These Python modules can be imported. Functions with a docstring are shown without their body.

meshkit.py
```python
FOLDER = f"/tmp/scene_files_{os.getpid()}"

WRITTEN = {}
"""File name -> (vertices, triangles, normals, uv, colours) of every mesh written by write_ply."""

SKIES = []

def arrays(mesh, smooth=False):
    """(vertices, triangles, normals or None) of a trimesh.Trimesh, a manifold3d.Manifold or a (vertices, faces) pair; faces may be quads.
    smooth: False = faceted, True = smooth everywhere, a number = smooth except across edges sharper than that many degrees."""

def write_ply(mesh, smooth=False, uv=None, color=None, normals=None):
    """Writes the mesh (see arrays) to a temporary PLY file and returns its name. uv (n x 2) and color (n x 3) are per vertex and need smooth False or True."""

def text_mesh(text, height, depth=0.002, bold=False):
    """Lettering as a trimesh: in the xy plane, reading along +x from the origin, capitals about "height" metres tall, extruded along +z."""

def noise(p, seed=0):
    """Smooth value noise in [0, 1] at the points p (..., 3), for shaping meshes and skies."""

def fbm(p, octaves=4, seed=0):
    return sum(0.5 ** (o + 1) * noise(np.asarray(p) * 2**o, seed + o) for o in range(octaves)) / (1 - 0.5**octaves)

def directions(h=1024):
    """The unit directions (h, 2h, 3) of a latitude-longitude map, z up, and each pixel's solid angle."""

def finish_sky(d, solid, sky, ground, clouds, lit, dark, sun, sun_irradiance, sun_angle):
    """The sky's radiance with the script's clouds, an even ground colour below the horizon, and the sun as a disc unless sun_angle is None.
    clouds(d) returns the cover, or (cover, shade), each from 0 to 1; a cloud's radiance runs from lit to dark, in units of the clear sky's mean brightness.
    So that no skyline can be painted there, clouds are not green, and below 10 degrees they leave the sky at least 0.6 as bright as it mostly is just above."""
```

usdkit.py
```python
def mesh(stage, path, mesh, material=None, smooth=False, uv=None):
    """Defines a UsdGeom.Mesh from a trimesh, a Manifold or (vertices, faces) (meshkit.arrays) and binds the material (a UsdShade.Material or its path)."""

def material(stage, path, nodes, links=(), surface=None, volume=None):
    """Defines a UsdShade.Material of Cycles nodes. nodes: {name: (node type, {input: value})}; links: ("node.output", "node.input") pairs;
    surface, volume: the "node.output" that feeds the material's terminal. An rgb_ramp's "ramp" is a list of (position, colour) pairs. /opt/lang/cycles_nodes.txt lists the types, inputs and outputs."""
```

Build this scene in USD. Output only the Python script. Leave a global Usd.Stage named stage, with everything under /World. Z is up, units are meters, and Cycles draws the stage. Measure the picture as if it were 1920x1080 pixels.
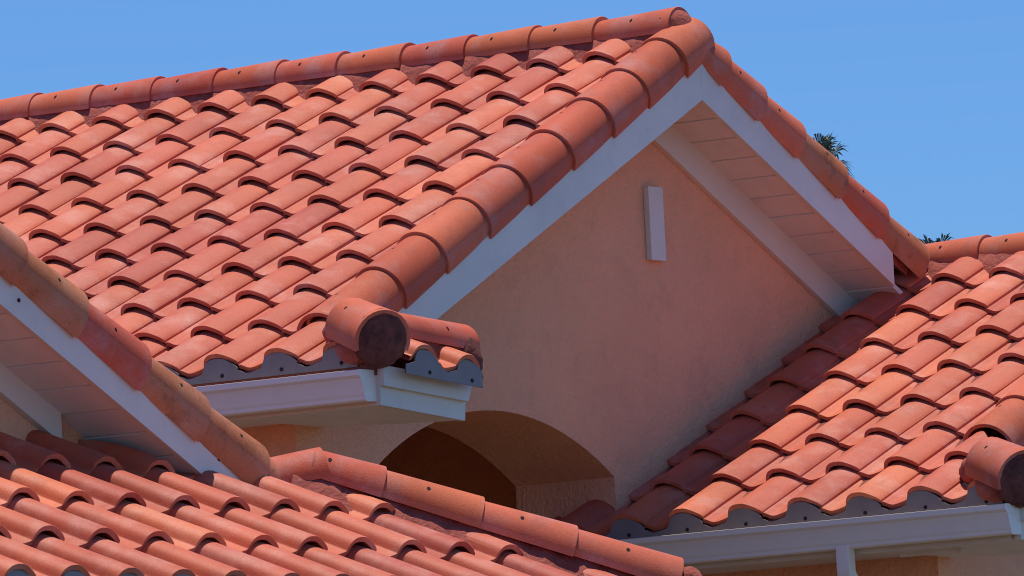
import math, random
import numpy as np
import trimesh
from shapely.geometry import Polygon, LineString
from shapely.geometry.polygon import orient
import usdkit, meshkit
from pxr import Usd, UsdGeom, UsdLux, UsdShade, Gf, Sdf, Vt

stage = Usd.Stage.CreateInMemory()
UsdGeom.SetStageUpAxis(stage, UsdGeom.Tokens.z)
UsdGeom.SetStageMetersPerUnit(stage, 1.0)
world = UsdGeom.Xform.Define(stage, '/World')
stage.SetDefaultPrim(world.GetPrim())
stage.DefinePrim('/World/Looks', 'Scope')

# ------------------------------------------------------------------ camera
CAM_POS = np.array([-32.036, -24.268, -4.502])
CAM_YAW, CAM_EL, CAM_ROLL, CAM_F = 0.974209, 0.090317, -0.052499, 16582.29
EXPOSURE = 0.0
_d = np.array([math.sin(CAM_YAW) * math.cos(CAM_EL), math.cos(CAM_YAW) * math.cos(CAM_EL), math.sin(CAM_EL)])
_r = np.array([math.cos(CAM_YAW), -math.sin(CAM_YAW), 0.0])
_u = np.cross(_r, _d)
_r2 = math.cos(CAM_ROLL) * _r + math.sin(CAM_ROLL) * _u
_u2 = -math.sin(CAM_ROLL) * _r + math.cos(CAM_ROLL) * _u
cam = UsdGeom.Camera.Define(stage, '/World/camera')
cam.CreateHorizontalApertureAttr(36.0)
cam.CreateVerticalApertureAttr(20.25)
cam.CreateFocalLengthAttr(36.0 * CAM_F / 1920.0)
cam.CreateClippingRangeAttr(Gf.Vec2f(0.5, 5000.0))
cam.CreateExposureAttr(EXPOSURE)
cam.AddTransformOp().Set(Gf.Matrix4d(*[float(x) for row in (list(_r2) + [0], list(_u2) + [0], list(-_d) + [0], list(CAM_POS) + [1]) for x in row]))

# ------------------------------------------------------------------ sky and sun
SUN = np.array([0.09, 0.065, 1.0]); SUN /= np.linalg.norm(SUN)
SUN_EL = math.asin(SUN[2]); SUN_ROT = math.atan2(SUN[0], SUN[1])
SKY_STRENGTH = 0.06
SUN_INTENSITY = 1.2
sky_mat = usdkit.material(stage, '/World/Looks/sky_look', {
    'sky': ('sky_texture', {'sky_type': 'single_scattering', 'sun_disc': False, 'sun_elevation': SUN_EL, 'sun_rotation': SUN_ROT,
                            'altitude': 100.0, 'air_density': 1.0, 'aerosol_density': 0.2, 'ozone_density': 3.0}),
    'tint': ('mix_color', {'blend_type': 'multiply', 'fac': 1.0, 'b': (0.72, 1.22, 2.0)}),
    'bg': ('background_shader', {'strength': SKY_STRENGTH}),
}, [('sky.color', 'tint.a'), ('tint.result', 'bg.color')], surface='bg.background')
dome = UsdLux.DomeLight.Define(stage, '/World/sky')
dome.GetPrim().SetCustomDataByKey('kind', 'structure')
dome.GetPrim().SetCustomDataByKey('label', 'clear saturated blue sky above the tiled roofs')
UsdShade.MaterialBindingAPI.Apply(dome.GetPrim()).Bind(sky_mat)
sun = UsdLux.DistantLight.Define(stage, '/World/sun')
sun.CreateIntensityAttr(SUN_INTENSITY)
sun.CreateAngleAttr(0.5)
sun.CreateNormalizeAttr(True)
sun.CreateColorAttr(Gf.Vec3f(1.0, 0.955, 0.89))
_z = SUN; _x = np.cross([0, 1, 0], _z); _x /= np.linalg.norm(_x); _y = np.cross(_z, _x)
sun.AddTransformOp().Set(Gf.Matrix4d(*[float(v) for row in (list(_x) + [0], list(_y) + [0], list(_z) + [0], [0, 0, 50, 1]) for v in row]))

# ------------------------------------------------------------------ materials
def mat(name, nodes, links, surface='p.BSDF'):
    return usdkit.material(stage, '/World/Looks/' + name, nodes, links, surface=surface)

def tile_material(name, tones, dirt, hole=None, dirt_amount=0.5, grey=(0.66, 0.37, 0.28), rough=0.58, spec=0.22):
    """Fired concrete tile: a tone per piece, pale lime bloom in patches, fine grain, and dark weathering."""
    n = {
        'info': ('object_info', {}),
        'tc': ('texture_coordinate', {}),
        'geo': ('geometry', {}),
        'tone': ('rgb_ramp', {'ramp': tones}),
        'patch': ('noise_texture', {'scale': 5.0, 'detail': 4.0, 'roughness': 0.6}),
        'patchr': ('map_range', {'from_min': 0.5, 'from_max': 0.80, 'to_min': 0.0, 'to_max': 0.46, 'clamp': True}),
        'fleck': ('noise_texture', {'scale': 75.0, 'detail': 3.0, 'roughness': 0.7}),
        'fleckr': ('map_range', {'from_min': 0.55, 'from_max': 0.75, 'to_min': 0.0, 'to_max': 1.0, 'clamp': True}),
        'pm': ('math', {'math_type': 'multiply'}),
        'pm2': ('math', {'math_type': 'multiply_add', 'value2': 1.3}),
        'bloom': ('mix_color', {'b': grey}),
        'dn': ('noise_texture', {'scale': 9.0, 'detail': 5.0, 'roughness': 0.65}),
        'dr': ('map_range', {'from_min': 0.52, 'from_max': 0.8, 'to_min': 0.0, 'to_max': dirt_amount, 'clamp': True}),
        'dirt': ('mix_color', {'b': dirt}),
        'vn': ('noise_texture', {'scale': 2.3, 'detail': 3.0}),
        'vr': ('map_range', {'from_min': 0.25, 'from_max': 0.75, 'to_min': 0.86, 'to_max': 1.14, 'clamp': True}),
        'vm': ('hsv', {'hue': 0.5, 'saturation': 1.0, 'fac': 1.0}),
        'bn': ('noise_texture', {'scale': 210.0, 'detail': 4.0, 'roughness': 0.6}),
        'gn': ('noise_texture', {'scale': 170.0, 'detail': 3.0, 'roughness': 0.7}),
        'gr': ('map_range', {'from_min': 0.3, 'from_max': 0.7, 'to_min': 0.84, 'to_max': 1.16, 'clamp': True}),
        'gm': ('math', {'math_type': 'multiply'}),
        'bump': ('bump', {'strength': 0.35, 'distance': 0.004}),
        'p': ('principled_bsdf', {'roughness': rough, 'specular_ior_level': spec}),
    }
    l = [('info.random', 'tone.fac'), ('geo.position', 'patch.vector'), ('geo.position', 'fleck.vector'), ('geo.position', 'dn.vector'), ('geo.position', 'vn.vector'), ('geo.position', 'bn.vector'),
         ('patch.fac', 'patchr.value'), ('fleck.fac', 'fleckr.value'), ('patchr.result', 'pm.value1'), ('fleckr.result', 'pm.value2'),
         ('pm.value', 'pm2.value1'), ('patchr.result', 'pm2.value3'),
         ('pm2.value', 'bloom.fac'), ('tone.color', 'bloom.a'),
         ('dn.fac', 'dr.value'), ('dr.result', 'dirt.fac'), ('bloom.result', 'dirt.a'),
         ('vn.fac', 'vr.value'), ('geo.position', 'gn.vector'), ('gn.fac', 'gr.value'), ('vr.result', 'gm.value1'), ('gr.result', 'gm.value2'), ('gm.value', 'vm.value'), ('dirt.result', 'vm.color'),
         ('bn.fac', 'bump.height'), ('bump.normal', 'p.normal')]
    out = 'vm.color'
    if hole is not None:                      # a nail hole on every trim tile, where the nail goes through
        n['hp'] = ('vector_math', {'math_type': 'multiply', 'vector2': (1.0, 1.0, 0.0)})
        n['hd'] = ('vector_math', {'math_type': 'distance', 'vector2': hole})
        n['hr'] = ('math', {'math_type': 'less_than', 'value2': 0.0072})
        n['hm'] = ('mix_color', {'b': (0.012, 0.008, 0.007)})
        l += [('tc.object', 'hp.vector1'), ('hp.vector', 'hd.vector1'), ('hd.value', 'hr.value1'), ('hr.value', 'hm.fac'), (out, 'hm.a')]
        out = 'hm.result'
    l.append((out, 'p.base_color'))
    return mat(name, n, l)

TONES = [(0.0, (0.49, 0.103, 0.052)), (0.25, (0.55, 0.130, 0.062)), (0.45, (0.51, 0.112, 0.062)), (0.62, (0.63, 0.17, 0.075)), (0.8, (0.44, 0.088, 0.050)), (1.0, (0.57, 0.148, 0.072))]
M = {}
M['tile'] = tile_material('clay_tile_look', TONES, (0.24, 0.05, 0.035), dirt_amount=0.35)
TRIM = [(0.0, (0.50, 0.10, 0.055)), (0.3, (0.56, 0.145, 0.065)), (0.5, (0.45, 0.08, 0.045)), (0.75, (0.60, 0.15, 0.075)), (1.0, (0.48, 0.09, 0.055))]
M['trim_tile'] = tile_material('trim_tile_look', TRIM, (0.22, 0.09, 0.075), hole=(-0.075, 0.21, 0.0), dirt_amount=0.4, grey=(0.45, 0.31, 0.29), rough=0.6, spec=0.1)
BUFF = [(0.0, (0.44, 0.15, 0.065)), (0.4, (0.48, 0.165, 0.07)), (0.7, (0.50, 0.15, 0.07)), (1.0, (0.42, 0.14, 0.06))]
M['buff_tile'] = tile_material('buff_tile_look', BUFF, (0.05, 0.025, 0.015), hole=(-0.07, 0.17, 0.0), dirt_amount=0.75, grey=(0.5, 0.30, 0.22), rough=0.6, spec=0.1)

def plain(name, color, rough=0.6, var=0.12, scale=3.0, bump=0.15, bscale=90.0, bdist=0.004, dirt=None, dirt_amount=0.3, spec=0.3):
    n = {'geo': ('geometry', {}),
         'n1': ('noise_texture', {'scale': scale, 'detail': 5.0, 'roughness': 0.6}),
         'r1': ('map_range', {'from_min': 0.25, 'from_max': 0.75, 'to_min': 1 - var, 'to_max': 1 + var, 'clamp': True}),
         'h': ('hsv', {'hue': 0.5, 'saturation': 1.0, 'fac': 1.0, 'color': color}),
         'bn': ('noise_texture', {'scale': bscale, 'detail': 4.0, 'roughness': 0.65}),
         'bump': ('bump', {'strength': bump, 'distance': bdist}),
         'p': ('principled_bsdf', {'roughness': rough, 'specular_ior_level': spec})}
    l = [('geo.position', 'n1.vector'), ('n1.fac', 'r1.value'), ('r1.result', 'h.value'), ('geo.position', 'bn.vector'), ('bn.fac', 'bump.height'), ('bump.normal', 'p.normal')]
    out = 'h.color'
    if dirt is not None:
        n['dn'] = ('noise_texture', {'scale': scale * 2.7, 'detail': 6.0, 'roughness': 0.7})
        n['dr'] = ('map_range', {'from_min': 0.52, 'from_max': 0.75, 'to_min': 0.0, 'to_max': dirt_amount, 'clamp': True})
        n['dm'] = ('mix_color', {'b': dirt})
        l += [('geo.position', 'dn.vector'), ('dn.fac', 'dr.value'), ('dr.result', 'dm.fac'), (out, 'dm.a')]
        out = 'dm.result'
    l.append((out, 'p.base_color'))
    return mat(name, n, l)

M['mortar'] = plain('mortar_look', (0.34, 0.08, 0.055), rough=0.9, var=0.3, scale=14.0, bump=0.8, bscale=45.0, bdist=0.012, dirt=(0.45, 0.25, 0.21), dirt_amount=0.35)
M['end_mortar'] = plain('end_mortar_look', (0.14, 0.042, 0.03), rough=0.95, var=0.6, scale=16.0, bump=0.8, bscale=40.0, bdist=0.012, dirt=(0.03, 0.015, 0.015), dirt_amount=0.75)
M['deck'] = plain('roof_underlay_look', (0.20, 0.06, 0.045), rough=0.9)
M['far_slope'] = plain('weathered_tile_slope_look', (0.30, 0.07, 0.045), rough=0.8)
M['paint'] = plain('white_paint_look', (0.64, 0.57, 0.46), rough=0.45, var=0.07, scale=2.0, bump=0.05, dirt=(0.42, 0.36, 0.30), dirt_amount=0.3)
M['gutter'] = plain('white_aluminium_look', (0.76, 0.65, 0.52), rough=0.32, var=0.03, scale=3.0, bump=0.03, bscale=12.0, dirt=(0.5, 0.45, 0.42), dirt_amount=0.2, spec=0.5)
M['soffit'] = plain('soffit_vinyl_look', (0.71, 0.62, 0.54), rough=0.55, var=0.05, scale=4.0, bump=0.05, dirt=(0.45, 0.36, 0.30), dirt_amount=0.35)
M['closure'] = plain('bird_stop_look', (0.21, 0.175, 0.155), rough=0.5, var=0.12, scale=9.0, dirt=(0.22, 0.16, 0.14), dirt_amount=0.5)
M['stucco'] = plain('peach_stucco_look', (0.85, 0.395, 0.21), rough=0.95, var=0.08, scale=1.7, bump=1.0, bscale=42.0, bdist=0.02, dirt=(0.56, 0.27, 0.17), dirt_amount=0.45, spec=0.1)
M['dark'] = plain('dark_hole_look', (0.015, 0.012, 0.012), rough=0.9)
M['paving'] = plain('paving_look', (0.11, 0.10, 0.08), rough=0.9, var=0.15, scale=0.6)
M['frond'] = plain('palm_frond_look', (0.10, 0.115, 0.075), rough=0.6, var=0.35, scale=1.5)
M['trunk'] = plain('palm_trunk_look', (0.16, 0.12, 0.09), rough=0.95, var=0.3, scale=2.0)

# ------------------------------------------------------------------ prim helpers
_used = {}
def child(parent, name):
    base = f'{parent}/{name}'
    k = _used.get(base, 0); _used[base] = k + 1
    return base if k == 0 else f'{base}_{k:03d}'

def thing(name, label, cat, group=None):
    path = child('/World', name)
    x = UsdGeom.Xform.Define(stage, path)
    pr = x.GetPrim()
    pr.SetCustomDataByKey('label', label); pr.SetCustomDataByKey('category', cat)
    if group: pr.SetCustomDataByKey('group', group)
    return path

def put(parent, name, mesh, m, smooth=False, label=None, kind=None, matrix=None):
    path = child(parent, name)
    g = usdkit.mesh(stage, path, mesh, m, smooth=smooth)
    pr = g.GetPrim()
    if label: pr.SetCustomDataByKey('label', label)
    if kind: pr.SetCustomDataByKey('kind', kind)
    if matrix is not None:
        g.AddTransformOp().Set(Gf.Matrix4d(*[float(v) for v in matrix.T.ravel()]))
    return path

def frame(origin, x, y, z):
    m = np.eye(4); m[:3, 0] = x; m[:3, 1] = y; m[:3, 2] = z; m[:3, 3] = origin
    return m

def unit(v):
    v = np.asarray(v, float); return v / np.linalg.norm(v)

def hexa(p):
    """Closed box from eight points: four of one face in order, then the four opposite ones."""
    f = [[0, 3, 2, 1], [4, 5, 6, 7], [0, 1, 5, 4], [1, 2, 6, 5], [2, 3, 7, 6], [3, 0, 4, 7]]
    t = trimesh.Trimesh(np.array(p, float), [x for q in f for x in ((q[0], q[1], q[2]), (q[0], q[2], q[3]))], process=False)
    t.fix_normals(); return t

def box(x0, x1, y0, y1, z0, z1):
    return hexa([(x0, y0, z0), (x1, y0, z0), (x1, y1, z0), (x0, y1, z0), (x0, y0, z1), (x1, y0, z1), (x1, y1, z1), (x0, y1, z1)])

def extrude_xz(poly, y0, y1):
    """A polygon in (x, z) extruded along y."""
    t = trimesh.creation.extrude_polygon(poly, 1.0, engine='earcut')
    v = np.array(t.vertices); w = np.stack([v[:, 0], y0 + v[:, 2] * (y1 - y0), v[:, 1]], 1)
    t = trimesh.Trimesh(w, t.faces, process=False); t.fix_normals(); return t

def extrude_along(poly, origin, a, b, axis, length):
    """A polygon with coordinates along a and b at origin, extruded along axis."""
    t = trimesh.creation.extrude_polygon(poly, 1.0, engine='earcut')
    v = np.array(t.vertices)
    w = np.asarray(origin) + v[:, :1] * np.asarray(a) + v[:, 1:2] * np.asarray(b) + v[:, 2:3] * length * np.asarray(axis)
    t = trimesh.Trimesh(w, t.faces, process=False); t.fix_normals(); return t

def chamfered(poly_pts, c=0.004):
    return Polygon(poly_pts).buffer(-c, join_style=2).buffer(c, join_style=1, quad_segs=2)

# ------------------------------------------------------------------ tile geometry
PITCH = 0.460541; SP, CP, TP = math.sin(PITCH), math.cos(PITCH), math.tan(PITCH)
W, EXP = 0.30, 0.36175
PAN_DROP, CREST_DROP, CREST = 0.030, 0.034, 0.073
PROFILE = np.array([(-.445, .017), (-.40, .0175), (-.37, .0135), (-.34, .0085), (-.305, .0032), (-.26, 0.), (-.20, .0018), (-.12, .0072), (-.05, .0128), (-.012, .0168), (0., .0215), (.010, .033), (.026, .0455), (.052, .0560), (.09, .0642), (.13, .0695), (.19, .0727), (.28, .073), (.34, .0690), (.40, .0615), (.455, .0535), (.50, .0465), (.53, .0405), (.553, .0355), (.570, .0305), (.582, .0260)])

def tile_mesh(length, u_cut=None):
    t, h = PROFILE[:, 0], PROFILE[:, 1]
    u = (t - .225) * W
    nx = np.gradient(h); nu = np.gradient(u); ln = np.hypot(nx, nu)
    th = 0.019
    uu, hu = u + th * nx / ln * 0.8, h - th * nu / ln - 0.001
    uu[-1], hu[-1] = u[-1] - .0005, h[-1] - .0125
    def z(hh, v):
        return -CREST - PAN_DROP * v / EXP + hh * (1 - (CREST_DROP - PAN_DROP) / CREST * v / EXP)
    rings = []
    n = len(u)
    # top: rounded nose, then the body; bottom back to the nose
    mid = (h + hu) / 2; midu = (u + uu) / 2
    for (uu_, hh_, v) in ((uu, hu, 0.0015), (midu * .1 + u * .9, mid * .1 + h * .9, 0.0), (u, h, 0.002), (u, h, length), (uu, hu, length)):
        rings.append(np.stack([uu_, np.full(n, v), z(hh_, v)], 1))
    V = np.vstack(rings); F = []
    R = len(rings)
    for k in range(R):
        a, b = k * n, ((k + 1) % R) * n
        for i in range(n - 1):
            F += [(a + i, a + i + 1, b + i + 1), (a + i, b + i + 1, b + i)]
    for i in (0, n - 1):
        loop = [k * n + i for k in range(R)]
        for k in range(1, R - 1):
            F.append((loop[0], loop[k], loop[k + 1]) if i else (loop[0], loop[k + 1], loop[k]))
    m = trimesh.Trimesh(V, F, process=False); m.fix_normals()
    return m

def cap_mesh(length, r0, r1, th=0.018, half=97, seg=18):
    """Barrel trim tile: axis along +y from its open lower end, bulging to +z."""
    ang = np.radians(np.linspace(-half, half, seg + 1))
    def ring(r, y): return np.stack([r * np.sin(ang), np.full(len(ang), y), r * np.cos(ang)], 1)
    n = len(ang)
    rr = lambda y: r0 + (r1 - r0) * y / length
    rings = [ring(r0 - th, .001), ring(r0 - .002, 0), ring(r0, .003), ring(rr(length * .5), length * .5), ring(r1, length), ring(r1 - th, length)]
    V = np.vstack(rings); F = []; R = len(rings)
    for k in range(R):
        a, b = k * n, ((k + 1) % R) * n
        for i in range(n - 1):
            F += [(a + i, a + i + 1, b + i + 1), (a + i, b + i + 1, b + i)]
    for i in (0, n - 1):
        loop = [k * n + i for k in range(R)]
        for k in range(1, R - 1):
            F.append((loop[0], loop[k], loop[k + 1]) if i else (loop[0], loop[k + 1], loop[k]))
    m = trimesh.Trimesh(V, F, process=False); m.fix_normals()
    return m

def apply(m, mesh):
    t = mesh.copy(); t.apply_transform(m); return t

rng = random.Random(7)
def jitter(o, x, y, z, a=0.007, s=0.004):
    o = np.asarray(o) + x * rng.uniform(-s, s) + y * rng.uniform(-s, s) * 1.6 + z * rng.uniform(-.0015, .0025)
    q, w = rng.uniform(-a, a), rng.uniform(-a, a)
    y2 = unit(y + x * q + z * w); x2 = unit(x - y2 * (x @ y2)); z2 = np.cross(x2, y2)
    return frame(o, x2, y2, z2)

TILE = tile_mesh(EXP + 0.07)
TILE_TOP = tile_mesh(0.25)
TILE_SKIRT = tile_mesh(0.285)
def lay_tile(parent, o, x, y, z, mesh=None, cuts=()):
    m = jitter(o, x, y, z)
    mesh = TILE if mesh is None else mesh
    if cuts:
        t = apply(m, mesh)
        for (pt, nrm) in cuts:
            if len(t.faces): t = trimesh.intersections.slice_mesh_plane(t, nrm, pt)
        if len(t.faces) > 4:
            t.apply_transform(np.linalg.inv(m))
            put(parent, 'roof_tile', t, M['tile'], smooth=40, matrix=m)
        return
    put(parent, 'roof_tile', mesh, M['tile'], smooth=40, matrix=m)

def lay_cap(parent, name, head, axis, bulge, length, r0=0.108, r1=0.092, m='trim_tile', half=97):
    axis = unit(axis); bulge = unit(np.asarray(bulge) - axis * (np.asarray(bulge) @ axis)); side = np.cross(axis, bulge)
    put(parent, name, cap_mesh(length, r0, r1, half=half), M[m], smooth=40, matrix=jitter(head, side, axis, bulge, a=0.006, s=0.002))

def mortar_bed(p0, p1, up, side, wt, wb, top, bottom, seed, amp=0.007, step=0.03):
    """A lumpy strip of mortar running from p0 to p1, wider at its foot."""
    p0, p1 = np.asarray(p0, float), np.asarray(p1, float)
    L = np.linalg.norm(p1 - p0); n = max(3, int(L / step)); a = (p1 - p0) / L
    cs = [(-wb, bottom), (-(wt * .55 + wb * .45), bottom * .55 + top * .45), (-wt, top), (0, top + .01), (wt, top), (wt * .55 + wb * .45, bottom * .55 + top * .45), (wb, bottom)]
    V = []
    for i in range(n + 1):
        for (s, z) in cs: V.append(p0 + a * L * i / n + np.asarray(side) * s + np.asarray(up) * z)
    V = np.array(V); k = len(cs)
    nz = np.stack([meshkit.fbm(V * 13 + 31 * j, 2, seed + j) for j in range(3)], 1) - .5
    V = V + nz * amp * 2.6
    F = []
    for i in range(n):
        for j in range(k):
            b = (j + 1) % k
            F += [(i * k + j, i * k + b, (i + 1) * k + b), (i * k + j, (i + 1) * k + b, (i + 1) * k + j)]
    for j in range(1, k - 1):
        F += [(0, j, j + 1), (n * k, n * k + j + 1, n * k + j)]
    t = trimesh.Trimesh(V, F, process=False); t.fix_normals(); return t

def lump(center, r, seed, scale=(1, 1, 1), amp=.12, sub=3):
    t = trimesh.creation.icosphere(subdivisions=sub, radius=1.0)
    v = np.array(t.vertices)
    v = v * (1 + amp * 2 * (meshkit.fbm(v * 2.2 + seed, 3, seed)[:, None] - .5))
    return trimesh.Trimesh(np.asarray(center) + v * r * np.asarray(scale), t.faces, process=False)

def closure_mesh(x, drop):
    """One bird-stop piece: its top follows the underside of the tile head, its foot is straight."""
    t, h = PROFILE[:, 0], PROFILE[:, 1]
    u = (t - .225) * W; keep = t >= -.38
    pts = [(-.645 * W, -CREST + .0005)] + [(a, b - CREST - .017) for a, b in zip(u[keep], h[keep])]
    poly = Polygon(pts + [(pts[-1][0], -drop), (pts[0][0], -drop)]).buffer(0)
    return trimesh.creation.extrude_polygon(poly, 0.006, engine='earcut')

def eave_closure(parent, o, along, up, inward, drop=0.155, x_max=None, x_min=None):
    c = closure_mesh(0, drop)
    m = frame(np.asarray(o) + inward * 0.02, along, up, np.cross(along, up))
    t = apply(m, c)
    if x_max is not None: t = trimesh.intersections.slice_mesh_plane(t, (-1, 0, 0), (x_max, 0, 0))
    if x_min is not None: t = trimesh.intersections.slice_mesh_plane(t, (1, 0, 0), (x_min, 0, 0))
    put(parent, 'eave_closure', t, M['closure'], smooth=30)
    hole = trimesh.creation.cylinder(radius=0.008, height=0.004, sections=10)
    hm = frame(np.asarray(o) + inward * 0.0118 + along * 0.03 + up * (-drop + 0.022), along, up, np.cross(along, up))
    return apply(hm, hole)

def gutter_profile():
    line = [(0.004, 0.0), (0.004, -0.122), (0.070, -0.122), (0.078, -0.117), (0.078, -0.104), (0.084, -0.094), (0.092, -0.060), (0.104, -0.030), (0.118, -0.020), (0.118, 0.0), (0.106, 0.0), (0.106, -0.010)]
    return LineString(line).buffer(0.0022, join_style=1, quad_segs=2), Polygon([(0.004, 0), (0.004, -.122), (.070, -.122), (.078, -.117), (.078, -.104), (.084, -.094), (.092, -.060), (.104, -.030), (.118, -.020), (.118, 0)]).buffer(.003)

def gutter(parent, x, y0, y1, z, label=None):
    """K-style gutter on a fascia at x that faces -x, open above, from y0 to y1, its rim at z."""
    prof, fill = gutter_profile()
    g = put(parent, 'gutter', extrude_along(prof, (x, y0, z), (-1, 0, 0), (0, 0, 1), (0, 1, 0), y1 - y0), M['gutter'], smooth=30, label=label)
    put(g, 'end_cap', extrude_along(fill, (x, y0 - .006, z), (-1, 0, 0), (0, 0, 1), (0, 1, 0), .006), M['gutter'])
    return g

def slope_board(y0, y1, xa, xb, line, z_top, z_bot):
    """A board that follows a rake between xa and xb; line(x) is the roof's crest height there."""
    return hexa([(xa, y0, line(xa) - z_bot), (xb, y0, line(xb) - z_bot), (xb, y1, line(xb) - z_bot), (xa, y1, line(xa) - z_bot),
                 (xa, y0, line(xa) - z_top), (xb, y0, line(xb) - z_top), (xb, y1, line(xb) - z_top), (xa, y1, line(xa) - z_top)])

def soffit_panels(parent, xa, xb, y0, y1, line, drop, step=0.155):
    """Sloping soffit of narrow vinyl panels, each with a raised face and an open joint."""
    n = max(1, int(round(abs(xb - xa) / step))); d = (xb - xa) / n
    for i in range(n):
        a, b = xa + d * (i + .03), xa + d * (i + .97)
        e = rng.uniform(-.0015, .0015)
        put(parent, 'soffit_panel', slope_board(y0, y1, min(a, b), max(a, b), line, drop - .008, drop + .004 + e), M['soffit'])
    put(parent, 'soffit_backing', slope_board(y0, y1, min(xa, xb), max(xa, xb), line, drop - .02, drop - .0085), M['soffit'])

GROUND = -6.1
X_, Y_, Z_ = np.array([1., 0, 0]), np.array([0, 1., 0]), np.array([0, 0, 1.])
RIGHT_B, UP_B, N_B = np.array([0, -1., 0]), np.array([CP, 0, SP]), np.array([-SP, 0, CP])      # slopes that face -x
RIGHT_E, UP_E, N_E = np.array([1., 0, 0]), np.array([0, CP, SP]), np.array([0, -SP, CP])        # slopes that face -y
UP_R, N_R = np.array([-CP, 0, SP]), np.array([SP, 0, CP])                                       # slopes that face +x

# ------------------------------------------------------------------ ground
g = put('/World', 'ground', hexa([(-900, -900, GROUND - .2), (1400, -900, GROUND - .2), (1400, 1400, GROUND - .2), (-900, 1400, GROUND - .2), (-900, -900, GROUND), (1400, -900, GROUND), (1400, 1400, GROUND), (-900, 1400, GROUND)]), M['paving'], kind='structure', label='pale paved ground around the houses')

# ================================================================== main house: gabled block, lower gabled block in front of its wall
H1 = thing('tiled_house', 'peach stucco house whose large gable over the dark arch fills the middle of the view', 'house')
XR, YW, YF = 0.27, -3.085, -3.385
def lineB(x): return TP * (XR - abs(x - XR))
OB = np.zeros(3)
# roof slope towards the viewer, with its deck as the parent of the tiles
Y_BACK = 3.6
def deck(parent, x_ridge, z_ridge, x_eave, z_eave, y0, y1, name='roof_slope', drop=.10, th=.018, label=None):
    return put(parent, name, hexa([(x_eave, y0, z_eave - drop - th), (x_ridge, y0, z_ridge - drop - th), (x_ridge, y1, z_ridge - drop - th), (x_eave, y1, z_eave - drop - th),
                                   (x_eave, y0, z_eave - drop), (x_ridge, y0, z_ridge - drop), (x_ridge, y1, z_ridge - drop), (x_eave, y1, z_eave - drop)]), M['deck'], label=label)
XE_B = -2.88
slopeB = deck(H1, XR, lineB(XR), XE_B, lineB(XE_B), YF + .01, Y_BACK)
XE_BR = 2 * XR - XE_B
deck(H1, XR + .001, lineB(XR), XE_BR, lineB(XE_BR), YF + .01, Y_BACK)
CORNER_B = np.array([-2.93, -3.90])
def hip_cut(corner):     # keeps what lies up the left slope from a hip that starts at the corner
    return (np.array([corner[0], corner[1], 0.]), unit((-1., 1., 0.)))
for i in range(10):
    for j in range(-5, 14):
        y = -W * j
        if j > 12 or (j > 11 and i < 9): continue
        o = OB + UP_B * (-EXP * i) + RIGHT_B * (W * j)
        cuts = ()
        if j > 10: cuts = (hip_cut(CORNER_B),) if i >= 8 else ((np.array([0, YF + .175, 0.]), unit((0., 1., 0.))),)
        lay_tile(slopeB, o, RIGHT_B, UP_B, N_B, mesh=TILE_TOP if i == 0 else None, cuts=cuts)
# ridge
ridge = put(H1, 'ridge', mortar_bed((XR, YF + .1, 0), (XR, Y_BACK, 0), Z_, X_, .085, .145, .095, -.03, 3), M['mortar'], smooth=60)
yy = [-3.29, -2.889, -2.547, -2.201, -1.852, -1.499, -1.164, -0.813, -0.459, -0.114, 0.24, .59, .94, 1.29, 1.64, 1.99, 2.34, 2.69, 3.04]
for y in yy:
    lay_cap(ridge, 'ridge_tile', (XR, y, .077), (0, 1, 0), (0, 0, 1), .42, r0=.108, r1=.091)
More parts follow.
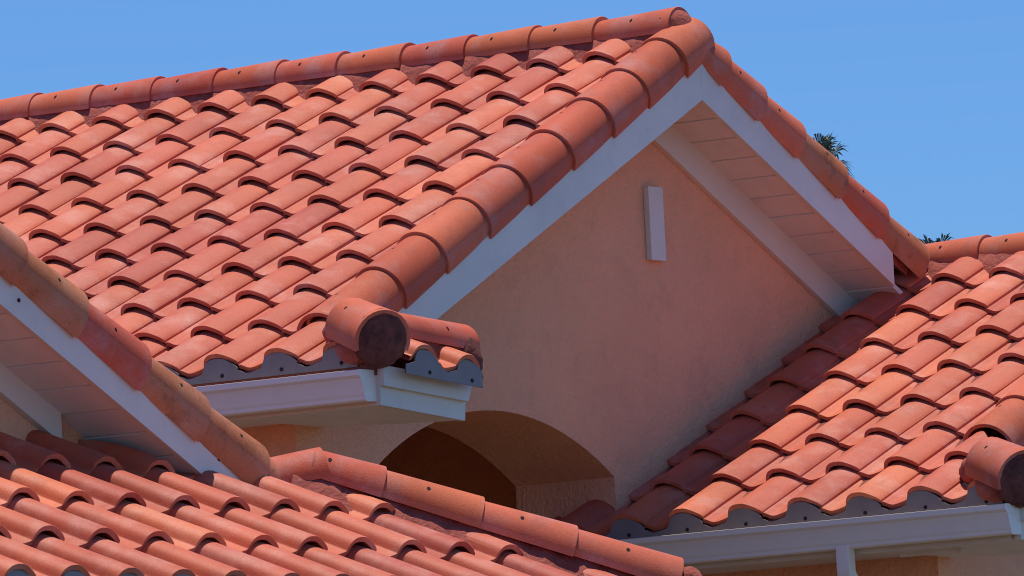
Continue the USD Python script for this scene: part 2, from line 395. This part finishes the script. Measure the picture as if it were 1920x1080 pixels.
# rakes: barrel trim tiles turned outwards over the edge
def rake(parent, heads, line_pt, up, n, yc, mats, r0=.130, r1=.113, length=.42, tilt=30, nd=-.125, first=None):
    """heads: x of each open lower end; line_pt(x): the crest plane's point at that x and y = yc."""
    b = math.cos(math.radians(tilt)) * n + math.sin(math.radians(tilt)) * np.array([0, -1., 0])
    core = [line_pt(heads[0]) + n * (nd - .03), line_pt(heads[-1]) + n * (nd - .03)]
    pth = put(parent, 'rake', mortar_bed(core[0] + up * .05, core[1] + up * .3, b, np.cross(unit(up), b), .06, .085, .05, -.02, 11, amp=.006), M['mortar'], smooth=60)
    for k, x in enumerate(heads):
        gap = abs(heads[k + 1] - x) / CP + .06 if k + 1 < len(heads) else 0
        lay_cap(pth, 'rake_tile', line_pt(x) + n * nd, up, b, first if first and k == len(heads) - 1 else max(length, gap), r0=r0, r1=r1, m=mats[k % len(mats)])
    return pth
ptB = lambda x: np.array([x, YF + .095, TP * x])
ptBR = lambda x: np.array([x, YF + .095, TP * (2 * XR - x)])
rake(H1, [-2.60, -2.174, -1.858, -1.525, -1.208, -.864, -.547, -.252, .062], ptB, UP_B, N_B, -3.335, ['trim_tile'], first=.275)
rake(H1, [2.08, 1.75, 1.42, 1.09, .79, .51], ptBR, UP_R, N_R, -3.335, ['buff_tile', 'trim_tile', 'buff_tile', 'trim_tile', 'trim_tile', 'trim_tile'], first=.19, r0=.138, r1=.110)
put(H1, 'apex_mortar', lump((XR, -3.25, .085), .098, 5, (1.0, 1.0, 1.0), amp=.06), M['mortar'], smooth=60)
# fascia boards, soffit, frieze, wall
fb = put(H1, 'fascia_board', slope_board(YF, YF + .022, -2.75, XR - .0005, lineB, .10, .372), M['paint'])
put(H1, 'fascia_board', slope_board(YF, YF + .022, XR + .0005, 1.78, lineB, .10, .372), M['paint'])
soffit_panels(H1, XR + .002, 2.1, YF + .0225, YW, lineB, .36)
soffit_panels(H1, XR - .002, -2.4, YF + .0225, YW, lineB, .36)
put(H1, 'frieze_board', slope_board(YW - .028, YW - .001, XR + .0005, 1.97, lineB, .345, .508), M['paint'])
put(H1, 'frieze_board', slope_board(YW - .028, YW - .001, -2.3, XR - .0005, lineB, .345, .508), M['paint'])
vent = put(H1, 'gable_slat', extrude_along(chamfered([(0, 0), (.115, 0), (.115, .325), (0, .325)]), (.215, YW - .028, -.918), X_, Z_, Y_, .026), M['paint'])
ARCX, ARHW, ARSP, ARTOP = -1.02, .888, -1.879, -1.62
AR = (ARHW ** 2 + (ARSP - ARTOP) ** 2) / (2 * (ARTOP - ARSP))
a0 = math.asin(ARHW / AR)
arch = [(ARCX + AR * math.sin(t), ARTOP - AR + AR * math.cos(t)) for t in np.linspace(-a0, a0, 33)]
outer = Polygon([(-2.49, GROUND), (3.05, GROUND), (3.05, lineB(3.05) - .35), (XR, lineB(XR) - .35), (-2.49, lineB(-2.49) - .35)])
hole = Polygon([(ARCX - ARHW, GROUND - .1)] + arch + [(ARCX + ARHW, GROUND - .1)])
put(H1, 'gable_wall', extrude_xz(outer.difference(hole), YW, YW + .52), M['stucco'], label='peach stucco gable wall with a dark arched opening')
put(H1, 'porch_wall', trimesh.util.concatenate([box(-2.38, .75, -1.2, -1.1, GROUND, -1.5), box(-2.49, -2.34, YW + .521, .2, GROUND, -1.5), box(.75, .85, YW + .521, .2, GROUND, -1.5), box(-2.38, .8, YW + .521, .2, -1.49, -1.4)]), M['stucco'], label='shaded porch walls and ceiling behind the arch')
put(H1, 'side_wall', box(-2.49, -2.34, .201, Y_BACK, GROUND, -1.5), M['stucco'])
# eave: fascia, flat soffit, gutter, bird stops
put(H1, 'eave_fascia', box(XE_B + .0, XE_B + .022, -3.768, Y_BACK, -1.722, -1.565), M['paint'])
put(H1, 'starter_strip', box(XE_B - .012, XE_B - .001, -3.79, Y_BACK, -1.60, -1.553), M['deck'])
put(H1, 'eave_soffit', box(XE_B + .0225, -2.48, YW, Y_BACK, -1.72, -1.705), M['soffit'])
gutter(H1, XE_B - .001, -3.775, Y_BACK, -1.582)
holes = []
row9 = OB + UP_B * (-EXP * 9)
for j in range(-5, 13):
    holes.append(eave_closure(H1, row9 + RIGHT_B * (W * j), RIGHT_B, Z_, X_, drop=.112))

def corner_return(parent, corner, z_eave, dxs, yf, length, eave_x, soffit_z, inner_y, dz=-.075, seed=1, full=True):
    """The short boxed return at the foot of a gable: skirt of tiles, cap along it, plugged hip cap, fascia box."""
    cx, cy = corner
    zt = lambda x: z_eave + dz * (x - cx)                     # the return sags a little to its free end
    al = unit((1, 0, dz)); up = unit(np.array([0, CP, SP])); n = np.cross(al, up)
    sk = put(parent, 'return_slope', hexa([(cx + .25, cy + .2, zt(cx) - .125), (cx + length - .02, cy + .2, zt(cx + length) - .13), (cx + length + .06, yf, zt(cx + length) - .13), (cx + .3, yf, zt(cx) - .13),
                                           (cx + .25, cy + .2, zt(cx) - .105), (cx + length - .02, cy + .2, zt(cx + length) - .105), (cx + length + .06, yf, zt(cx + length) + .0), (cx + .35, yf, zt(cx) + .02)]), M['deck'])
    hs = []
    for x in (dxs[0] - .30,) + tuple(dxs):
        o = np.array([x, cy, zt(x)])
        lay_tile(sk, o, al, up, n, mesh=TILE_SKIRT, cuts=((np.array([cx + .165, cy, 0.]), unit((1., 0., 0.))), (np.array([cx + length, cy, 0]), unit((-1., .9, 0)))))
        h_ = eave_closure(parent, o, al, Z_, Y_, drop=.128, x_max=cx + length, x_min=cx + .115)
        if x > dxs[0] - .1: hs.append(h_)
    # cap along the skirt
    cap = put(parent, 'return_ridge', mortar_bed((cx + .35, cy + .20, zt(cx + .35) + .04), (cx + length + .10, cy + .20, zt(cx + length + .2) + .04), Z_, Y_, .07, .12, .06, -.10, seed), M['mortar'], smooth=60)
    lay_cap(cap, 'ridge_tile', (cx + length + .12, cy + .20, zt(cx + length + .24) + .075), (-1, 0, -dz), (0, -.12, 1), .60, r0=.098, r1=.092)
    put(cap, 'end_mortar', lump((cx + length + .06, cy + .16, zt(cx + length) + .0), .10, seed + 3, (.9, .9, 1.1)), M['end_mortar'], smooth=60)
    # hip cap with its plugged round end
    h0 = np.array([cx - .005, cy + .04, z_eave - .002]); ax = unit((.147, .26, .09))
    hip = put(parent, 'return_hip', lump(h0 + ax * .2 - Z_ * .07, .11, seed + 5, (1, 1, .8)), M['mortar'], smooth=60)
    lay_cap(hip, 'hip_tile', h0, ax, (0, 0, 1), .30, r0=.126, r1=.118, half=112)
    put(hip, 'joint_mortar', lump((cx + .25, cy + .40, z_eave + .07), .095, seed + 8, (1.1, .9, .8)), M['mortar'], smooth=60)
    disc = trimesh.creation.cylinder(radius=.122, height=.03, sections=40)
    v = np.array(disc.vertices); rr = np.hypot(v[:, 0], v[:, 1])
    disc = trimesh.creation.icosphere(subdivisions=4, radius=1.0); v = np.array(disc.vertices)
    v = v * (1 + .22 * (meshkit.fbm(v * 4 + seed, 4, seed)[:, None] - .5))
    v = v * np.array([.119, .121, .034])
    side = unit(np.cross(ax, Z_)); upv = np.cross(side, ax)
    m = frame(h0 + ax * .014, side, upv, -ax)
    put(hip, 'end_mortar', trimesh.Trimesh((v @ m[:3, :3].T) + m[:3, 3], disc.faces), M['end_mortar'], smooth=60, label='dark mortar plug closing the round tile end')
    # fascia box below: an upper band set back and a lower board
    xa, xb = eave_x - .003, cx + length - .02
    def band(y0, y1, zt0, zb0, name, m):
        return put(parent, name, hexa([(xa, y0, zb0), (xb, y0, zb0 + dz * (xb - xa)), (xb, y1, zb0 + dz * (xb - xa)), (xa, y1, zb0), (xa, y0, zt0), (xb - .0 + (.04 if name == 'return_trim' else .01), y0, zt0 + dz * (xb - xa)), (xb + .01, y1, zt0 + dz * (xb - xa)), (xa, y1, zt0)]), M[m])
    fy = cy + .10
    band(fy, fy + .03, soffit_z + .077, soffit_z + .0, 'return_fascia', 'paint')
    band(fy - .022, fy + .03, soffit_z + .160, soffit_z + .0775, 'return_trim', 'paint')
    put(parent, 'return_box', hexa([(xa + .023, fy + .031, soffit_z + .003), (xb, fy + .031, soffit_z + .003 + dz * (xb - xa)), (xb, inner_y, soffit_z + .003 + dz * .2), (xa + .023, inner_y, soffit_z + .003),
                                    (xa + .023, fy + .031, soffit_z + .13), (xb, fy + .031, soffit_z + .13 + dz * (xb - xa)), (xb, inner_y, soffit_z + .13), (xa + .023, inner_y, soffit_z + .13)]), M['soffit'])
    return hs
holes += corner_return(H1, CORNER_B, -1.462, (-2.68, -2.38), YF, .66, XE_B, -1.722, YW, seed=21)
put(H1, 'weep_hole', trimesh.util.concatenate(holes), M['dark'], kind='stuff')

# ------------------------------------------------------------------ lower block in front of the gable wall
OC = np.array([2.211, -3.272, -0.779]); XRC = 2.20
def lineC(x): return OC[2] + TP * (XRC - OC[0]) - abs(x - XRC) * TP
YFC, YWC = -4.86, -4.56
XE_C = -.345
slopeC = deck(H1, XRC, lineC(XRC), XE_C, lineC(XE_C), YFC + .01, YW - .001)
deck(H1, XRC + .001, lineC(XRC), 2 * XRC - XE_C, lineC(XE_C), YFC + .01, YW - .001)
CORNER_C = np.array([-.395, -5.35])
for i in range(1, 9):
    for j in range(-1, 7):
        if j > 5 and i < 8: continue
        o = OC + UP_B * (-EXP * i) + RIGHT_B * (W * j)
        lay_tile(slopeC, o, RIGHT_B, UP_B, N_B, mesh=tile_mesh(.30) if i == 1 else None, cuts=() if j <= 4 else ((np.array([0, YFC + .175, 0.]), unit((0., 1., 0.))),) if i < 7 else (hip_cut(CORNER_C),) + (((np.array([-.21, 0, 0.]), unit((-1., 0., 0.))),) if j == 6 else ()))
ridgeC = put(H1, 'ridge', mortar_bed((XRC, YFC + .1, lineC(XRC) - .164), (XRC, -3.12, lineC(XRC) - .164), Z_, X_, .085, .155, .115, -.02, 5), M['mortar'], smooth=60)
for y in (-4.69, -4.335, -3.985, -3.635):
    lay_cap(ridgeC, 'ridge_tile', (XRC, y, lineC(XRC) - .081), (0, 1, 0), (0, 0, 1), .44, r0=.108, r1=.091)
ptC = lambda x: np.array([x, -4.765, OC[2] + TP * (x - OC[0])])
rake(H1, [.18, .45, .78, 1.06, 1.40, 1.74, 2.02], ptC, UP_B, N_B, -4.835, ['trim_tile'])
put(H1, 'fascia_board', slope_board(YFC, YFC + .022, -.2, XRC, lineC, .10, .372), M['paint'])
put(H1, 'eave_soffit', slope_board(YFC + .0225, YWC, -.2, XRC, lineC, .35, .37), M['soffit'])
outC = Polygon([(.1, GROUND), (4.3, GROUND), (4.3, lineC(4.3) - .355), (XRC, lineC(XRC) - .355), (.1, lineC(.1) - .355)])
put(H1, 'gable_wall', extrude_xz(outC, YWC, YWC + .15), M['stucco'])
put(H1, 'side_wall', box(.1, .25, YWC + .1505, YW - .001, GROUND, -2.2), M['stucco'])
put(H1, 'eave_fascia', box(XE_C, XE_C + .022, -5.198, YW - .002, -2.325, -2.165), M['paint'])
put(H1, 'starter_strip', box(XE_C - .012, XE_C - .001, -5.22, YW - .003, -2.2, -2.172), M['deck'])
put(H1, 'eave_soffit', box(XE_C + .0225, .099, -4.83, YW - .002, -2.323, -2.308), M['soffit'])
gC = gutter(H1, XE_C - .001, -5.245, YW - .004, -2.180)
holes = []
row8 = OC + UP_B * (-EXP * 8)
for j in range(-1, 7):
    holes.append(eave_closure(H1, row8 + RIGHT_B * (W * j), RIGHT_B, Z_, X_, drop=.112))
holes += corner_return(H1, CORNER_C, -2.077, (-.14, .16), YFC, .62, XE_C, -2.325, YWC, seed=41)
put(H1, 'weep_hole', trimesh.util.concatenate(holes), M['dark'], kind='stuff')
# downspout: out of the gutter, an elbow back to the wall, then down
def tube_path(pts, prof):
    t = trimesh.creation.sweep_polygon(prof, np.array(pts, float), engine='earcut'); t.fix_normals(); return t
dprof = Polygon([(-.026, -.022), (.026, -.022), (.026, .022), (-.026, .022)]).buffer(.006, quad_segs=2)
dy = -4.415
path = [(-.405, dy, -2.29), (-.405, dy, -2.385)] + [(-.405 + .06 * (1 - math.cos(t)), dy, -2.385 - .06 * math.sin(t)) for t in np.linspace(.2, .95, 5)] + [(.0, dy, -2.76), (.05, dy, -2.84), (.062, dy, -2.94), (.062, dy, GROUND + .05)]
put(H1, 'downspout', tube_path(path, dprof), M['gutter'], smooth=40)

# ================================================================== near house: gable above a hipped skirt
H2 = thing('tiled_house', 'nearer house cropped at left, gable above a wide front slope of barrel tiles', 'house')
OE = np.array([-8.392, -5.547, -2.079]); HIP = -12.237
CA = -5.398
XRA = -10.0
def lineA(x): return CA - TP * XRA - TP * abs(x - XRA)
YFA, YWA = -5.86, -5.56
zE = lambda y: OE[2] + TP * (y - OE[1])
YE = -6.80
# front slope deck
xl = -14.0
slopeE = put(H2, 'roof_slope', hexa([(xl, YE, zE(YE) - .118), (HIP - YE, YE, zE(YE) - .118), (HIP - YWA, YWA, zE(YWA) - .118), (xl, YWA, zE(YWA) - .118),
                                     (xl, YE, zE(YE) - .10), (HIP - YE, YE, zE(YE) - .10), (HIP - YWA, YWA, zE(YWA) - .10), (xl, YWA, zE(YWA) - .10)]), M['deck'])
hipE = (np.array([HIP - 0., 0., 0.]) + np.array([-.03, 0, 0]), unit((-1., -1., 0.)))
for i in range(0, 5):
    for j in range(-8, 12):
        o = OE + UP_E * (-EXP * i) + RIGHT_E * (W * j)
        e = o[0] + o[1] - HIP
        if e > .15: continue
        if i == 0 and o[0] > -7.2: continue
        lay_tile(slopeE, o, RIGHT_E, UP_E, N_E, cuts=((hipE,) if e > -.62 else ()) + (((np.array([0, 0, CA - .345]), unit((-TP, 0., -1.))),) if (i == 1 and j in (4, 5, 6)) else ()))
# side slope of the near house, turned away from the viewer, and the far one
def side(sgn):
    mx = lambda x: x if sgn > 0 else 2 * XRA - x
    xe = HIP - YE
    z0 = lineA(xe)
    pts = [(XRA, YFA + .01, lineA(XRA)), (mx(HIP - (YFA + .01)), YFA + .01, lineA(HIP - (YFA + .01))), (mx(xe), YE, z0), (mx(xe), 3.0, z0), (XRA, 3.0, lineA(XRA))]
    dn = np.array([0, 0, -.10]); th = np.array([0, 0, -.018])
    top = [np.array(q) + dn for q in pts]; bot = [q + th for q in top]
    V = np.array(top + bot); k = len(pts); F = []
    for (a, b, c) in ((1, 2, 3), (1, 3, 4), (1, 4, 0)): F += [(a, b, c), (k + a, k + c, k + b)]
    for i in range(k): b = (i + 1) % k; F += [(i, b, k + b), (i, k + b, k + i)]
    t = trimesh.Trimesh(V, F, process=False); t.fix_normals(); put(H2, 'roof_slope', t, M['far_slope'])
side(1); side(-1)
# hip with its caps
hv = unit((-1, 1, TP)); hs = unit((1, 1, 0)); hup = np.cross(hs, hv); hup = hup if hup[2] > 0 else -hup
def hpt(x, dz=0): return np.array([x, HIP - x, zE(HIP - x) + dz])
hip = put(H2, 'hip', mortar_bed(hpt(-5.40), hpt(-6.38), hup, hs, .080, .165, -.02, -.13, 9, amp=.014), M['mortar'], smooth=60)
for x in (-5.417, -5.682, -5.920, -6.168):
    lay_cap(hip, 'hip_tile', hpt(x, -.022), hv, hup, .43 if x > -6.1 else .27, r0=.112, r1=.096, m='trim_tile')
lay_cap(hip, 'hip_tile', hpt(-6.30, -.005), (-1, 1, -.22), Z_, .24, r0=.104, r1=.10)
put(hip, 'joint_mortar', lump(hpt(-6.40, -.12), .09, 15, (1.1, 1.1, .7), amp=.07), M['mortar'], smooth=60)
put(hip, 'end_mortar', lump(hpt(-5.391, -.03) + np.array([.01, -.01, 0]), .095, 17, (.5, .9, 1.0), amp=.1), M['mortar'], smooth=60)
# gable trim tiles
ptA = lambda x: np.array([x, YFA + .095, CA - TP * x])
rake(H2, [-6.22, -6.53, -6.87, -7.205, -7.553, -7.89, -8.24, -8.58, -8.93, -9.28, -9.63, -9.93], ptA, UP_R, N_R, -5.80,
     ['buff_tile', 'buff_tile', 'buff_tile', 'trim_tile', 'buff_tile', 'buff_tile', 'trim_tile', 'buff_tile'], r0=.138, r1=.112)
put(H2, 'fascia_board', slope_board(YFA, YFA + .022, XRA + .0005, -6.55, lineA, .10, .328), M['paint'])
put(H2, 'fascia_board', slope_board(YFA, YFA + .022, -13.4, XRA - .0005, lineA, .10, .328), M['paint'])
soffit_panels(H2, XRA + .002, -6.75, YFA + .0225, YWA, lineA, .32)
put(H2, 'eave_soffit', slope_board(YFA + .0225, YWA, -13.2, XRA - .002, lineA, .31, .324), M['soffit'])
put(H2, 'frieze_board', slope_board(YWA - .028, YWA - .001, XRA + .0005, -7.38, lineA, .31, .43), M['paint'])
put(H2, 'frieze_board', slope_board(YWA - .028, YWA - .001, -12.7, XRA - .0005, lineA, .31, .43), M['paint'])
zb = zE(YWA) - .12
xw = XRA + (lineA(XRA) - .315 - zb) / TP
put(H2, 'gable_wall', extrude_xz(Polygon([(2 * XRA - xw, zb), (xw, zb), (XRA, lineA(XRA) - .315)]), YWA, YWA + .15), M['stucco'])
put(H2, 'wall', box(-13.6, -5.75, -6.38, -6.23, GROUND, zE(YE) - .2), M['stucco'])
put(H2, 'wall', box(-5.9, -5.75, -6.229, 2.8, GROUND, zE(YE) - .2), M['stucco'])
put(H2, 'eave_soffit', box(-13.6, -5.26, YE + .03, -6.2, zE(YE) - .29, zE(YE) - .275), M['soffit'])
put(H2, 'eave_fascia', box(-14.0, -5.24, YE - .0, YE + .022, zE(YE) - .292, zE(YE) - .122), M['paint'])
row4 = OE + UP_E * (-EXP * 4)
holes = []
for j in range(-8, 6):
    holes.append(eave_closure(H2, row4 + RIGHT_E * (W * j), RIGHT_E, Z_, Y_, drop=.125))
nails = []
for (x, dz) in ((-6.93, .20), (-6.83, .22), (-6.90, .32), (-7.95, .26)):
    c = trimesh.creation.cylinder(radius=.007, height=.006, sections=10)
    c.apply_transform(frame((x, YFA - .001, lineA(x) - dz), X_, Z_, -Y_)); put(H2, 'nail_head', c, M['dark'])
put(H2, 'weep_hole', trimesh.util.concatenate(holes), M['dark'], kind='stuff')

# ================================================================== palms far behind
def palm(px_dir, dist, crown_r, label, seed):
    top = CAM_POS + np.asarray(px_dir) * dist
    rg = random.Random(seed)
    path = thing('palm_tree', label, 'palm tree', 'palm trees behind the houses')
    pts = [np.array([top[0] + .3 * math.sin(k), top[1], GROUND + (top[2] - GROUND) * k / 8]) for k in range(9)]
    V, F = [], []
    for i, q in enumerate(pts):
        r = .26 - .012 * i
        for a in range(10): V.append(q + r * np.array([math.cos(a * math.pi / 5), math.sin(a * math.pi / 5), 0]))
    for i in range(8):
        for a in range(10):
            b = (a + 1) % 10; F += [(i * 10 + a, i * 10 + b, (i + 1) * 10 + b), (i * 10 + a, (i + 1) * 10 + b, (i + 1) * 10 + a)]
    t = trimesh.Trimesh(V, F, process=False); t.fix_normals(); put(path, 'trunk', t, M['trunk'], smooth=60)
    V, F = [], []
    for k in range(30):
        az = rg.uniform(0, 2 * math.pi); el = math.asin(rg.uniform(-.55, 1))
        dr = np.array([math.cos(az) * math.cos(el), math.sin(az) * math.cos(el), math.sin(el)])
        sd = unit(np.cross(dr, (0.13, .07, 1))); nn = np.cross(sd, dr)
        stem = crown_r * rg.uniform(.35, .5); c0 = pts[-1] + dr * stem
        for (p, q) in ((pts[-1], c0),):
            b = len(V); V += [p - sd * .015, p + sd * .015, q + sd * .01, q - sd * .01]; F += [(b, b + 1, b + 2), (b, b + 2, b + 3)]
        for m_ in range(15):
            an = math.radians(-100 + 200 * m_ / 14 + rg.uniform(-4, 4)); L = crown_r * rg.uniform(.45, .6) * (1 - .25 * abs(an) / 1.8)
            e = dr * math.cos(an) + sd * math.sin(an); w = unit(np.cross(e, nn)) * .028
            mid = c0 + e * L * .6; tip = c0 + e * L * .95 - np.array([0, 0, L * rg.uniform(.05, .4)]) + nn * rg.uniform(-.1, .1) * L
            b = len(V); V += [c0, mid - w, mid + w, tip]; F += [(b, b + 1, b + 2), (b + 1, b + 3, b + 2)]
    put(path, 'crown', trimesh.Trimesh(V, F, process=False), M['frond'])
def pixel_dir(x, y): return _d + _r2 * (x - 960) / CAM_F - _u2 * (y - 540) / CAM_F
palm(pixel_dir(1518, 312), 190.0, .95, 'dark fan palm whose fronds poke above the descending gable tiles', 3)
palm(pixel_dir(1738, 484), 205.0, .85, 'dark fan palm tips just above the lower ridge at the right', 8)
